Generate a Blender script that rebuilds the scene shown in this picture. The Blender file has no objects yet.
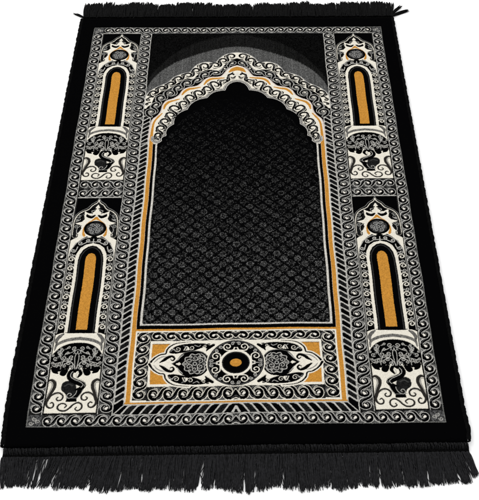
import bpy, math, random
import numpy as np
from mathutils import Matrix, Vector

rng = np.random.default_rng(7)
random.seed(7)
scene = bpy.context.scene
MM = 0.001

# ------------------------------------------------------------------ camera
PITCH, ROLL, CAM_H, RX, RY, ROT, FPX = 0.819115, -0.0215448, 1.277237, -0.0115169, 0.8354906, -0.0170423, 1001.383
F = Vector((0, math.cos(PITCH), -math.sin(PITCH)))
R = Vector((1, 0, 0))
U = R.cross(F)
R2 = R*math.cos(ROLL) + U*math.sin(ROLL)
U2 = U*math.cos(ROLL) - R*math.sin(ROLL)
cam_data = bpy.data.cameras.new("camera")
cam = bpy.data.objects.new("camera", cam_data)
scene.collection.objects.link(cam)
M = Matrix.Identity(4)
for i in range(3):
    M[i][0], M[i][1], M[i][2] = R2[i], U2[i], -F[i]
M[2][3] = CAM_H
cam.matrix_world = M
cam_data.sensor_fit = 'HORIZONTAL'
cam_data.sensor_width = 36.0
cam_data.lens = FPX/479.0*36.0
cam_data.clip_start = 0.05
cam_data.clip_end = 100
scene.camera = cam

# ------------------------------------------------------------------ light: white product studio
world = bpy.data.worlds.new("World")
scene.world = world
world.use_nodes = True
bg = world.node_tree.nodes['Background']
bg.inputs[0].default_value = (1.0, 1.0, 1.0, 1)
bg.inputs[1].default_value = 1.12

def softbox(name, loc, target, size, watts, col=(1, 1, 1)):
    d = bpy.data.lights.new(name, 'AREA')
    d.shape = 'RECTANGLE'; d.size = size[0]; d.size_y = size[1]; d.energy = watts; d.color = col
    o = bpy.data.objects.new(name, d)
    scene.collection.objects.link(o)
    o.location = loc
    o.rotation_euler = (Vector(target)-Vector(loc)).to_track_quat('-Z', 'Y').to_euler()
    return o
softbox("softbox_key", (-1.6, 3.0, 2.6), (0, 1.3, 0), (1.4, 1.4), 30, (1, 0.985, 0.96))

scene.view_settings.view_transform = 'Standard'
scene.view_settings.look = 'None'
scene.view_settings.exposure = 0
scene.view_settings.gamma = 1

# ------------------------------------------------------------------ helpers
def mat(name, base, rough=0.9, spec=0.1, build=None):
    m = bpy.data.materials.new(name)
    m.use_nodes = True
    nt = m.node_tree
    b = nt.nodes['Principled BSDF']
    b.inputs['Base Color'].default_value = (*base, 1)
    b.inputs['Roughness'].default_value = rough
    b.inputs['Specular IOR Level'].default_value = spec
    if build:
        build(nt, b)
    return m

def np_mesh(name, verts, quads, material, smooth=True):
    me = bpy.data.meshes.new(name)
    verts = np.ascontiguousarray(verts, dtype=np.float32)
    quads = np.ascontiguousarray(quads, dtype=np.int32)
    me.vertices.add(len(verts)); me.vertices.foreach_set('co', verts.ravel())
    me.loops.add(quads.size); me.loops.foreach_set('vertex_index', quads.ravel())
    me.polygons.add(len(quads))
    me.polygons.foreach_set('loop_start', np.arange(0, quads.size, 4, dtype=np.int32))
    if smooth:
        me.polygons.foreach_set('use_smooth', np.ones(len(quads), dtype=bool))
    me.update(calc_edges=True)
    me.validate()
    me.materials.append(material)
    return me

def link(name, data, parent=None, **props):
    o = bpy.data.objects.new(name, data)
    scene.collection.objects.link(o)
    if parent is not None:
        o.parent = parent
    for k, v in props.items():
        o[k] = v
    return o

#PAINT_BEGIN
# ------------------------------------------------------------------ the woven pattern (left half, mm; u<0 left, v up the rug)
STEP = 0.6
U_MIN, V_MIN, V_MAX = -346.2, -33.0, 1068.6
NX = int(round(-U_MIN/STEP)) + 1
NY = int(round((V_MAX-V_MIN)/STEP)) + 1
us = U_MIN + STEP*np.arange(NX)
vs = V_MIN + STEP*np.arange(NY)
IMG = np.zeros((NY, NX, 3), dtype=np.float32)
prng = np.random.default_rng(11)
speck = prng.random((NY, NX)).astype(np.float32)
def blur(a, k=1):
    for _ in range(k):
        p = np.pad(a, 1, mode='edge')
        a = (p[:-2, 1:-1]+p[2:, 1:-1]+p[1:-1, :-2]+p[1:-1, 2:]+2*p[1:-1, 1:-1])/6
    return a
speck2 = blur(speck, 2); speck2 = np.clip((speck2-speck2.mean())/speck2.std()*0.25+0.5, 0, 1)

BLACK = (0.0013, 0.0013, 0.0015)
CREAM = (0.66, 0.625, 0.54)
GOLD = (0.45, 0.205, 0.033)
LINE = (0.40, 0.39, 0.36)
GREY = (0.17, 0.17, 0.165)
PINK = (0.52, 0.44, 0.40)
DARK = (0.018, 0.018, 0.018)
IMG[:] = BLACK

def win(x0, x1, y0, y1):
    i0 = max(0, int((x0-U_MIN)/STEP)-1); i1 = min(NX, int((x1-U_MIN)/STEP)+3)
    j0 = max(0, int((y0-V_MIN)/STEP)-1); j1 = min(NY, int((y1-V_MIN)/STEP)+3)
    return i0, i1, j0, j1

CLIP = None
def put(w, m, col, tex=None):
    i0, i1, j0, j1 = w
    if CLIP is not None:
        m = m*((us[i0:i1] >= CLIP[0]) & (us[i0:i1] <= CLIP[1]))[None, :]*((vs[j0:j1] >= CLIP[2]) & (vs[j0:j1] <= CLIP[3]))[:, None]
    c = np.array(col, dtype=np.float32)
    if tex is not None:
        c = c*tex[..., None]
    IMG[j0:j1, i0:i1] = IMG[j0:j1, i0:i1]*(1-m[..., None]) + c*m[..., None]

def texture(w, amt):
    i0, i1, j0, j1 = w
    return (1+amt*(speck2[j0:j1, i0:i1]*2-1)).astype(np.float32)

def seg_dist(X, Y, pts, wid):
    """signed 'distance minus half width' to a polyline with per-vertex width"""
    best = np.full(X.shape, 1e9, dtype=np.float32)
    for k in range(len(pts)-1):
        ax, ay = pts[k]; bx, by = pts[k+1]
        dx, dy = bx-ax, by-ay
        L = dx*dx+dy*dy+1e-9
        t = np.clip(((X-ax)*dx+(Y-ay)*dy)/L, 0, 1)
        d = np.hypot(X-ax-t*dx, Y-ay-t*dy) - 0.5*(wid[k]+(wid[k+1]-wid[k])*t)
        best = np.minimum(best, d)
    return best

def smooth_pts(pts, n=6, closed=False):
    P = [np.array(p, dtype=float) for p in pts]
    if closed:
        P = [P[-1]] + P + [P[0], P[1]]
    else:
        P = [2*P[0]-P[1]] + P + [2*P[-1]-P[-2]]
    out = []
    for i in range(1, len(P)-2):
        p0, p1, p2, p3 = P[i-1:i+3]
        for k in range(n):
            t = k/n
            out.append(0.5*((2*p1)+(-p0+p2)*t+(2*p0-5*p1+4*p2-p3)*t*t+(-p0+3*p1-3*p2+p3)*t**3))
    if not closed:
        out.append(P[-2])
    return [tuple(o) for o in out]

def stroke(pts, w, col, curve=True, n=5, tex=0.0, closed=False):
    if curve and len(pts) > 2:
        if np.ndim(w):
            m = len(pts)
            w = np.interp(np.linspace(0, m-1, (m-1)*n+1), range(m), w)
        pts = smooth_pts(pts, n, closed)
    if closed:
        pts = list(pts)+[pts[0]]
    if not np.ndim(w):
        w = [w]*len(pts)
    w = list(w)+[w[-1]]*(len(pts)-len(w))
    a = np.array(pts); mw = max(w)/2+1
    ww = win(a[:, 0].min()-mw, a[:, 0].max()+mw, a[:, 1].min()-mw, a[:, 1].max()+mw)
    i0, i1, j0, j1 = ww
    if i1 <= i0 or j1 <= j0:
        return
    X, Y = np.meshgrid(us[i0:i1], vs[j0:j1])
    d = seg_dist(X, Y, pts, w)
    put(ww, np.clip(0.5-d/STEP, 0, 1), col, texture(ww, tex) if tex else None)

def fill(pts, col, curve=False, n=6, tex=0.0, soft=1.0):
    if curve:
        pts = smooth_pts(pts, n, True)
    a = np.array(pts)
    ww = win(a[:, 0].min()-1, a[:, 0].max()+1, a[:, 1].min()-1, a[:, 1].max()+1)
    i0, i1, j0, j1 = ww
    if i1 <= i0 or j1 <= j0:
        return
    X, Y = np.meshgrid(us[i0:i1], vs[j0:j1])
    acc = np.zeros(X.shape, dtype=np.float32)
    for ox, oy in ((-.25, -.25), (.25, -.25), (-.25, .25), (.25, .25)):
        x = X+ox*STEP*soft; y = Y+oy*STEP*soft
        ins = np.zeros(X.shape, dtype=bool)
        for k in range(len(pts)):
            ax, ay = pts[k-1]; bx, by = pts[k]
            if ay == by:
                continue
            c = ((ay > y) != (by > y)) & (x < (bx-ax)*(y-ay)/(by-ay)+ax)
            ins ^= c
        acc += ins
    put(ww, acc/4, col, texture(ww, tex) if tex else None)

def rect(x0, x1, y0, y1, col, tex=0.0):
    ww = win(x0, x1, y0, y1)
    i0, i1, j0, j1 = ww
    mx = np.clip(np.minimum(us[i0:i1]-x0, x1-us[i0:i1])/STEP+0.5, 0, 1)
    my = np.clip(np.minimum(vs[j0:j1]-y0, y1-vs[j0:j1])/STEP+0.5, 0, 1)
    put(ww, (my[:, None]*mx[None, :]).astype(np.float32), col, texture(ww, tex) if tex else None)

def disc(cx, cy, rx, ry, col, tex=0.0):
    ww = win(cx-rx-1, cx+rx+1, cy-ry-1, cy+ry+1)
    i0, i1, j0, j1 = ww
    if i1 <= i0 or j1 <= j0:
        return
    X, Y = np.meshgrid(us[i0:i1], vs[j0:j1])
    r = np.hypot((X-cx)/rx, (Y-cy)/ry)
    put(ww, np.clip(0.5-(r-1)*min(rx, ry)/STEP, 0, 1).astype(np.float32), col, texture(ww, tex) if tex else None)

def xf(pts, o, ang=0.0, s=1.0, flip=False):
    c, sn = math.cos(ang), math.sin(ang)
    out = []
    for x, y in pts:
        if flip:
            y = -y
        out.append((o[0]+s*(c*x-sn*y), o[1]+s*(sn*x+c*y)))
    return out

SPIRAL = [(math.cos(a)*r, math.sin(a)*r) for a, r in
          [(math.radians(k*40), 1.0*(1-k/13.5)**0.9) for k in range(12)]]

def curl(o, r, ang, flip=False, w=2.0, col=BLACK, tail=None, n=4, taper=0.5):
    """a spiral scroll; 'tail' = points joined on in front (in units of r, spiral starts at (1,0))"""
    pts = (tail or []) + SPIRAL
    m = len(pts)
    W = [w*(1-taper*k/(m-1)) for k in range(m)]
    stroke(xf(pts, o, ang, r, flip), W, col, n=n)

def vine_unit(o, d, P, H, hand, bold=1.0, line=LINE):
    """one running scroll with its white eye; o centre, d unit vector along the band"""
    nx, ny = -d[1]*hand, d[0]*hand
    def T(L):
        return [(o[0]+s*P*d[0]+t*H*nx, o[1]+s*P*d[1]+t*H*ny) for s, t in L]
    sw = T([(1.02, .93), (.80, .90), (.60, .58), (.46, -.02), (.30, -.60), (.06, -.84), (-.19, -.66), (-.29, -.12), (-.21, .36), (.0, .48), (.17, .22), (.15, -.06)])
    W = np.array([.02, .10, .19, .235, .235, .22, .20, .18, .165, .15, .12, .06])*P*bold
    stroke(sw, W+1.8, line, n=4)
    stroke(sw, W, BLACK, n=4)
    disc(*T([(-.05, -.14)])[0], 4.2, 4.2, BLACK)
    stroke(T([(-.09, -.08), (.0, -.26)]), [4.4, 2.9], (0.64, 0.61, 0.55), curve=False)
    # split leaf in the corner between two scrolls
    stroke(T([(.20, -.95), (.44, -.80), (.62, -.30)]), [.9, 1.2, .5], line, n=3)
    stroke(T([(.92, .72), (.72, .58), (.57, .10), (.42, -.45), (.20, -.72)]), .6, (.10, .10, .098), n=3)
    stroke(T([(.42, -.92), (.60, -.78), (.66, -.45)]), [1.2, 2.4, 1.0], (0.10, 0.10, 0.098), n=3, tex=.6)
    stroke(T([(-.02, .90), (.18, .74), (.30, .35)]), [.6, 1.0, .5], line, n=3)
    stroke(T([(.02, .98), (.30, .86), (.40, .50)]), [1.0, 2.2, .8], (0.075, 0.075, 0.073), n=3, tex=.6)

def vine_band(x0, x1, y0, y1, vertical, P=22.4, hand=1, bold=1.0, bgc=(0.014, 0.014, 0.0135), lines=True, line=(0.46, 0.45, 0.42), rev=False):
    global CLIP
    CLIP = (x0-.3, x1+.3, y0-.3, y1+.3)
    rect(x0, x1, y0, y1, bgc, tex=1.0)
    if vertical:
        L = y1-y0; n = max(1, round(L/P)); P = L/n; H = (x1-x0)/2-1.2
        for k in range(n):
            yy = y0+(k+.5)*P
            vine_unit(((x0+x1)/2, yy), (0, -1 if rev else 1), P, H, hand, bold, line)
    else:
        L = x1-x0; n = max(1, round(L/P)); P = L/n; H = (y1-y0)/2-1.2
        for k in range(n):
            xx = x0+(k+.5)*P
            vine_unit((xx, (y0+y1)/2), (-1 if rev else 1, 0), P, H, hand, bold, line)
    CLIP = None

# ---- niche field: black with a lattice of small florets that get sparser and darker towards the top
Xg, Yg = np.meshgrid(us, vs)
# ---- spandrels and the two halo arches above the niche
rect(-187, 0, 640, 1008, (0.0028, 0.0028, 0.0028), tex=1.0)
def streaky(poly, base, amp):
    keep = IMG.copy()
    fill(poly, (1, 0, 1))
    m = np.abs(IMG-keep).max(axis=2) > 0.4
    dj = (np.arange(NY)[:, None]+np.round(prng.normal(0, 2.6, (NY, NX))).astype(int)).clip(0, NY-1)
    m = m[dj, np.arange(NX)[None, :]]
    IMG[:] = keep
    col = np.convolve(prng.random(NX+4), [.2,.3,.3,.2,0], 'same')[2:-2]*1.5-.05; col = np.clip(col, .1, 1.3)
    row = 0.85+0.15*np.sin(np.arange(NY)*STEP*2.1)
    t = (col[None, :]*0.5+0.5)*row[:, None]*(1-amp+2*amp*speck)
    c = (base*t*(0.75+0.5*speck2))[..., None]*np.array((1, 1, .98))
    IMG[m] = c[m]
streaky(smooth_pts([(0, 1002), (-19, 1000), (-83, 976), (-135, 933), (-169, 880), (-187, 838)])+[(-187, 700), (0, 700)], 0.0095, 0.95)
streaky(smooth_pts([(0, 958.2), (-32, 953), (-64.6, 940.6), (-123.2, 908.1), (-156.9, 875), (-176.4, 843.1), (-187, 812)])+[(-187, 700), (0, 700)], 0.092, 0.75)

# ---- striped guard band (slanting bars)
def bars_vertical(x0, x1, y0, y1, P=12.6):
    rect(x0, x1, y0, y1, LINE, tex=.25)
    k = 0
    y = y0-16
    while y < y1+4:
        c = BLACK if k % 2 == 0 else (0.009, 0.009, 0.009)
        pts = [(x0+1.4, max(y, y0)), (x1-1.4, y+10.5), (x1-1.4, y+10.5+6.6), (x1-4, y+10.5+8.0), (x0+1.4, y+9.0)]
        pts = [(a, min(max(b, y0+.8), y1)) for a, b in pts]
        fill(pts, c, tex=0.0 if k % 2 == 0 else .9)
        y += P; k += 1
def bars_horizontal(x0, x1, y0, y1, P=14.0):
    rect(x0, x1, y0, y1, LINE, tex=.25)
    k = 0
    x = x1-P*0.35
    while x > x0-20:
        c = BLACK if k % 2 == 0 else (0.009, 0.009, 0.009)
        pts = [(x-14.5, y0+1.4), (x-3.6, y0+1.4), (x+7.5, y1-1.4), (x-.5, y1-1.4), (x-5.5, y1-4.4)]
        pts = [(min(max(a, x0+1.5), x1), b) for a, b in pts]
        fill(pts, c, tex=0.0 if k % 2 == 0 else .9)
        x -= P; k += 1
bars_vertical(-187.5, -171, 20, 735)
bars_horizontal(-187.5, 0.6, 19.5, 38.6)
fill([(-3.6, 21), (0.6, 21), (0.6, 31.5)], BLACK)
fill([(-187, 20), (-171, 38.6), (-171, 39), (-187, 39)], BLACK)
stroke([(-187, 20), (-171, 38)], 1.6, LINE, curve=False)

# ---- gold frame of the niche
rect(-171, -153.6, 42, 652, CREAM, tex=.1)
rect(-169.6, -162.6, 38.8, 655, GOLD, tex=.2)
rect(-162.4, -157, 184, 660, BLACK)
rect(-157, -153.9, 191.5, 655, (0.5, 0.48, 0.44), tex=.3)
rect(-171, 0.6, 38.4, 42, GOLD, tex=.2)
rect(-171, 0.6, 37.6, 39.3, LINE)
rect(-168, 0.6, 180.2, 184.6, GOLD, tex=.2)
rect(-160.5, 0.6, 184.6, 192, BLACK)
stroke([(-155.5, 640), (-155.5, 197), (-152.5, 193.6), (0.6, 193.2)], 3.0, (0.5, 0.48, 0.44), curve=False, tex=.3)

# ---- lower panel
rect(-162.2, 0.6, 42.2, 180.2, CREAM, tex=.1)
vine_band(-160, -137.5, 46, 177, True, P=22.5, hand=-1, bold=1.15, line=CREAM)
vine_band(-138, 0.6, 159.5, 178, False, P=21.5, hand=-1, bold=1.12, line=CREAM)
vine_band(-138, 0.6, 44, 70.5, False, P=22.5, hand=1, bold=1.2, line=CREAM)
for vv in (178.6, 43.6):
    stroke([(-161, vv), (0.6, vv)], 1.6, CREAM, curve=False)
rect(-136, 0.6, 71.5, 158.5, CREAM, tex=.1)
rect(-134, -90, 75, 153, GOLD, tex=.2)
stroke([(-134, 153.2), (-90, 153.2)], 1.2, (0.16, 0.08, 0.03), curve=False)
LT = [(-136.3, 114), (-132, 121.5), (-126, 128), (-119, 132.5), (-111.9, 134), (-109.8, 142.2), (-103.5, 150.2), (-92.9, 155.4), (-72.9, 157.6)]
LB = [(x, 228-y) for x, y in LT]
inside = smooth_pts(LT, 4)+[(0, 158), (0, 70)]+smooth_pts(LB, 4)[::-1]
fill(inside, CREAM, tex=.08)
for L in (LT, LB):
    stroke(L, 6.6, CREAM, n=4)
    stroke(L, [4.2, 3.0, 2.4, 2.4, 2.4, 2.6, 2.4, 1.6, 1.0], BLACK, n=4)
    s = 1 if L is LT else -1
    def Y(v): return 114+s*(v-114)
    # inner grey feather of the lens tip
    stroke([(-129, Y(116.5)), (-124, Y(123)), (-117, Y(127.5)), (-110, Y(128.5))], [1, 2.2, 2.2, 1], (0.25, 0.24, 0.22), n=4)
    # comma leaves
    stroke([(-119.5, Y(117)), (-113.5, Y(121.5)), (-108, Y(126.5)), (-101, Y(128.8)), (-97, Y(124.5)), (-99.5, Y(120.5)), (-103, Y(122.5))], [2.2, 5.2, 5.6, 4.2, 3.2, 2.6, 1.6], BLACK, n=4)
    # long scroll strips above and below the flower
    band = [(-106.5, Y(136.5)), (-100, Y(146.5)), (-88, Y(152)), (-72, Y(154.2)), (-52, Y(153.8)), (-43, Y(149.5)), (-45.5, Y(143.4)), (-52, Y(146)), (-60, Y(142.5)), (-72, Y(138.6)), (-86, Y(135.8)), (-98, Y(134))]
    fill(band, BLACK, curve=True, n=4)
    curl((-93, Y(143.2)), 5.2, math.radians(200*s), s < 0, 1.3, CREAM, [(2.3, -1.0), (1.6, -.8)])
    curl((-71, Y(146)), 5.0, math.radians(180*s), s < 0, 1.3, CREAM, [(2.4, 1.0), (1.7, -.5)])
    curl((-50, Y(148.6)), 3.2, math.radians(200*s), s < 0, 1.1, CREAM)
    fill([(-81, Y(140.2)), (-77, Y(148)), (-74.5, Y(141))], CREAM)
    stroke([(-84, Y(150)), (-79, Y(147)), (-78, Y(142))], 1.1, GREY, n=3)
    stroke([(-66, Y(151)), (-60, Y(148)), (-57, Y(150.5))], 1.2, (0.3, 0.29, 0.27), n=3)
    stroke([(-104, Y(139)), (-99, Y(144)), (-97, Y(139.5))], 1.2, GREY, n=3)
# black drop round the flower
drop = [(-101, 114), (-93, 121), (-88, 130), (-81, 136.5), (-68, 139.5), (-54, 137), (-45, 128), (-40, 114)]
fill(smooth_pts(drop, 5)+smooth_pts([(x, 228-y) for x, y in drop], 5)[::-1], BLACK)
stroke(smooth_pts(drop, 5), 1.0, (0.12, 0.12, 0.11), curve=False)
fc = (-64.5, 114)
fl = [(fc[0]+math.cos(t)*(17.6+1.5*math.cos(10*t)), fc[1]+math.sin(t)*(18.8+1.5*math.cos(10*t))) for t in np.linspace(0, 2*math.pi, 80, endpoint=False)]
stroke(fl, 3.4, BLACK, curve=False, closed=True)
fill(fl, (0.010, 0.010, 0.010), tex=.8)
stroke(fl, 1.3, LINE, curve=False, closed=True)
disc(*fc, 3.6, 3.6, (0.3, 0.3, 0.28)); disc(*fc, 2.0, 2.0, BLACK)
for k in range(6):
    t = math.radians(60*k+30)
    c = (fc[0]+10*math.cos(t), fc[1]+10.6*math.sin(t))
    curl(c, 5.2, t+2.2, k % 2 == 0, 1.2, LINE, taper=.2)
    q = (fc[0]+14.6*math.cos(t+.52), fc[1]+15.2*math.sin(t+.52))
    curl(q, 2.4, t, k % 2 == 1, .9, LINE, taper=.2)
for s in (1, -1):
    stroke([(-92, 114+s*7.5), (-87.5, 114+s*14), (-83, 114+s*19)], [.7, 1.4, .7], LINE, n=3)
    stroke([(-46.5, 114+s*8), (-50, 114+s*15), (-56, 114+s*20)], [.7, 1.4, .7], LINE, n=3)
    fill([(-95.5, 114), (-89, 114+s*3.2), (-86, 114)], CREAM)
    # black leaf clasps between the drop and the roundel
    stroke([(-36, 114+s*36), (-43, 114+s*31), (-47, 114+s*25)], [5, 6, 2], BLACK, n=3)
    curl((-44, 114+s*35), 3.6, 1.0*s, s < 0, 2.0, BLACK, taper=.3)
    stroke([(-114, 114+s*10.5), (-108, 114+s*14), (-103, 114+s*11)], [1.0, 2.0, .8], BLACK, n=3)
# centre roundel
cc = (0.0, 114.3)
disc(*cc, 46.5, 46, CREAM, tex=.08)
disc(*cc, 44.6, 44.4, BLACK)
ringp = [(cc[0]+math.cos(t)*42.6, cc[1]+math.sin(t)*42.4) for t in np.linspace(0, 2*math.pi, 90, endpoint=False)]
stroke(ringp, .7, (0.10, .10, .10), curve=False, closed=True)
for k in range(8):
    t = math.radians(22.5+45*k)
    c = (cc[0]+34.3*math.cos(t), cc[1]+34.0*math.sin(t))
    if c[0] > 3: continue
    fl_ = (k % 2 == 0)
    curl(c, 7.4, t+math.radians(150 if fl_ else 210), fl_, 1.9, CREAM, [(.0, -1.5), (.75, -1.25)], taper=.25)
    for dt in (-.27, .27):
        q = (cc[0]+38.2*math.cos(t+dt), cc[1]+38*math.sin(t+dt))
        curl(q, 3.3, t+dt*5, dt > 0, 1.2, LINE, taper=.2)
for k in range(4):
    t = math.radians(90*k)
    a = (cc[0]+29*math.cos(t), cc[1]+29*math.sin(t)); b = (cc[0]+41*math.cos(t), cc[1]+41*math.sin(t))
    stroke([a, b], [1.8, 1.0], LINE, curve=False)
disc(*cc, 25.8, 25.4, CREAM, tex=.08); disc(*cc, 22.0, 21.4, BLACK)
rr = [(cc[0]+math.cos(t)*(20.6+.5*math.cos(24*t)), cc[1]+math.sin(t)*(19.8+.5*math.cos(24*t))) for t in np.linspace(0, 2*math.pi, 100, endpoint=False)]
stroke(rr, .7, (0.02, 0.02, 0.02), curve=False, closed=True)
disc(*cc, 9.2, 7.6, GOLD, tex=.2)

# ---- grand arch: bands C (cream), B (black), gold lobes, A (cream), niche
def lobes(pts, n=7):
    """pts: (x,y,bulge) cusps; each piece an arc bulging outwards (towards up-left)"""
    out = []
    for (ax, ay, bl), (bx, by, _) in zip(pts[:-1], pts[1:]):
        mx, my = (ax+bx)/2, (ay+by)/2
        dx, dy = bx-ax, by-ay; L = math.hypot(dx, dy)
        nx, ny = dy/L, -dx/L            # travelling down-left, outward = up-left
        for k in range(n):
            t = k/n; q = 4*t*(1-t)
            out.append((ax+dx*t+nx*bl*q, ay+dy*t+ny*bl*q))
    out.append(pts[-1][:2])
    return out
C_OUT = [(0, 937.2), (-12, 935), (-25, 929.5), (-37, 917), (-44, 905), (-50, 901), (-60, 903.5), (-72, 902), (-84, 895), (-92, 884), (-98, 870), (-108, 866), (-121, 859.5), (-133, 850), (-142, 836), (-150, 829), (-162, 821), (-173, 812), (-182, 801), (-187, 790)]
fill(smooth_pts(C_OUT, 4)+[(-187.5, 742), (-187.5, 690), (-160, 660), (0, 700)], CREAM, tex=.1)
stroke(C_OUT, 2.2, (0.30, 0.295, 0.28), n=4)
stroke([(-187.2, 790), (-187.2, 700)], 2.0, (0.5, .48, .45), curve=False)
B_OUT = [(0, 916.4), (-12, 909), (-24.2, 896.1), (-33, 880), (-40, 873), (-52, 876), (-64, 874.5), (-76.2, 867.7), (-84, 855), (-91, 845), (-106.7, 845.2), (-119.8, 834), (-130, 824), (-138, 814), (-152.9, 805), (-165, 792), (-170.8, 775), (-173, 762), (-181, 752), (-187, 735)]
fill(smooth_pts(B_OUT, 4)+[(-187, 690), (-160, 660), (0, 700)], BLACK)
stroke(B_OUT, 1.0, BLACK, n=4)
# lower left of the black band: guard bars run up behind it
bars_vertical(-187.5, -172, 640, 738)
fill([(-187.5, 728), (-187.5, 748), (-170, 748), (-164, 716)], BLACK)
G_OUT = [(0, 891), (-10, 886.5), (-20.5, 877), (-28, 862), (-36, 853), (-54.9, 851), (-66, 844), (-75, 830), (-84, 821), (-101, 817), (-112, 808), (-119, 792), (-130, 781), (-143, 774), (-150, 760), (-152, 742), (-158, 727), (-168, 714), (-171, 698), (-172, 670), (-171.5, 652)]
fill(smooth_pts(G_OUT, 4)+[(-160, 640), (0, 700)], CREAM, tex=.1)
stroke(G_OUT, 2.4, PINK, n=4, tex=.2)
for seg, wd in (([(0.5, 880.5), (-9, 876.5), (-17, 868)], [13, 11, 3]),
            ([(-27, 848.5), (-40, 847), (-53, 845), (-62, 838), (-68, 826)], [3, 5, 6.5, 6, 3]),
            ([(-76, 817), (-88, 813.5), (-100, 811), (-108, 803), (-113, 793)], [3, 5, 6.5, 6, 3]),
            ([(-118, 779), (-128, 774.5), (-138, 769.5), (-145, 759), (-147, 747)], [3, 4.5, 6, 5.5, 3]),
            ([(-150, 733), (-157, 722), (-164, 708), (-166.5, 690), (-166.5, 660), (-166, 640)], [2.5, 4, 4, 4.5, 6, 7])):
    stroke(seg, wd, GOLD, n=4, tex=.2)
# niche outline
N_IN = [(0.5, 838.7), (-9, 836.5), (-17.5, 830), (-23.5, 820), (-26.3, 809.3)] + lobes([(-26.3, 809.3, 7), (-63.1, 784.1, 9), (-101.4, 747.6, 9), (-127.3, 701.1, 6), (-140.3, 666, 4), (-148, 650, 0)])
tailp = [(-152, 646), (-158.5, 646.5), (-163, 652), (-163, 660)]
ncloser = [(-153.9, 640), (0.6, 640)]
stroke(N_IN+tailp, 8.6, CREAM, curve=False)
fill([(0.6, 839)]+N_IN+[(-154, 640), (-154, 600), (0.6, 600)], BLACK)
field_keep = IMG.copy()
stroke(N_IN+tailp, 6.8, BLACK, curve=False)
stroke(N_IN+tailp, 4.6, (0.50, 0.48, 0.44), curve=False)
stroke(N_IN+tailp, 1.6, BLACK, curve=False)
# running scrolls that follow the lobed bands of the arch
def resample(pts, n):
    a = np.array(pts, dtype=float); d = np.r_[0, np.cumsum(np.hypot(*np.diff(a, axis=0).T))]
    t = np.linspace(0, d[-1], n)
    return np.stack([np.interp(t, d, a[:, 0]), np.interp(t, d, a[:, 1])], axis=1)

def vine_path(A, B, P, black, line, hand=1, inset=1.5, fat=1.0, start=0.0, alt=False, ground=True, end=1.0):
    """A outer edge, B inner edge of the band"""
    n = 260
    A = resample(A, n); Bd = resample(B, 900)
    j = np.hypot(A[:, None, 0]-Bd[None, :, 0], A[:, None, 1]-Bd[None, :, 1]).argmin(axis=1)
    j = np.maximum.accumulate(j)
    mid = (A+Bd[j])/2; hw = np.hypot(*(A-Bd[j]).T)/2
    ker = np.hanning(17); ker /= ker.sum()
    sm = lambda q: np.convolve(np.pad(q, 8, mode='edge'), ker, 'valid')
    mid = np.stack([sm(mid[:, 0]), sm(mid[:, 1])], axis=1); hw = sm(hw)
    tg = np.gradient(mid, axis=0); tg = np.stack([sm(tg[:, 0]), sm(tg[:, 1])], axis=1)
    tg /= np.hypot(*tg.T)[:, None]
    nrm = np.stack([tg[:, 1], -tg[:, 0]], axis=1)
    d = np.r_[0, np.cumsum(np.hypot(*np.diff(mid, axis=0).T))]
    L = d[-1]*(end-start); nu = max(1, round(L/P)); P = L/nu; s0 = d[-1]*start
    def T(k, pts, sg):
        out = []
        for s_, t_ in pts:
            s = s0+(k+.5+s_)*P
            q = np.array([np.interp(s, d, mid[:, 0]), np.interp(s, d, mid[:, 1])])
            h = np.array([np.interp(s, d, nrm[:, 0]), np.interp(s, d, nrm[:, 1])])*max(np.interp(s, d, hw)-inset, 2.0)
            out.append(tuple(q+h*t_*hand*sg))
        return out
    for k in range(nu):
        sg = -1 if (alt and k % 2) else 1
        sw = T(k, [(1.02, .80), (.80, .86), (.60, .58), (.46, -.02), (.30, -.55), (.06, -.80), (-.19, -.62), (-.29, -.10), (-.21, .38), (.0, .50), (.17, .22), (.13, -.06)], sg)
        W = np.array([.02, .12, .22, .25, .24, .22, .20, .19, .175, .155, .12, .07])*P*fat
        if line is not None:
            stroke(sw, W+2.3, line, n=4)
        stroke(sw, W, black, n=4)
        e = T(k, [(-.06, -.10), (.02, -.22)], sg)
        stroke(e, [3.6, 2.6], CREAM, curve=False)
        if line is None:
            stroke(T(k, [(.30, -.92), (.48, -.80), (.62, -.35)], sg), [1.0, 3.0, 1.0], black, n=3)
            stroke(T(k, [(.62, .36), (.54, .02), (.38, -.42), (.10, -.70), (-.14, -.5)], sg), .75, (0.3, .29, .27), n=3)
            stroke(T(k, [(-.02, .96), (.22, .90), (.36, .55)], sg), [.8, 3.0, 1.0], black, n=3)
        else:
            stroke(T(k, [(-.02, .90), (.20, .80), (.34, .40)], sg), [.6, 1.1, .5], (0.2, .2, .19), n=3)
            stroke(T(k, [(.22, -.90), (.46, -.80), (.64, -.35)], sg), [.9, 1.4, .5], (0.25, .25, .24), n=3)

A_OUT = [(0, 874), (-12, 868), (-22, 850), (-30, 841), (-50, 839), (-64, 829), (-74, 811), (-96, 804), (-108, 790), (-116, 772), (-134, 763), (-141, 748), (-145, 728), (-153, 715), (-160, 700), (-162, 670), (-161, 656)]
A_IN = [(0, 843), (-12, 840), (-24, 828), (-31, 813), (-50, 801), (-66, 790), (-88, 769), (-104, 752), (-120, 722), (-131, 706), (-138, 684), (-145, 664), (-152, 650)]
G_BLK = [(0, 892.5), (-10, 888), (-21, 878.5), (-29, 863), (-36, 855), (-54.9, 853), (-67, 845), (-76, 831), (-85, 822.5), (-102, 818), (-113, 809), (-120, 793), (-131, 782), (-144, 775), (-152, 760), (-154, 742), (-160, 727), (-171, 716)]
fillb = smooth_pts(B_OUT, 4); 
vine_path(fillb, smooth_pts(G_BLK, 4), 23, (0.0035, .0035, .0035), (0.40, .39, .36), hand=-1, inset=3.0, fat=.92)
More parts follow.
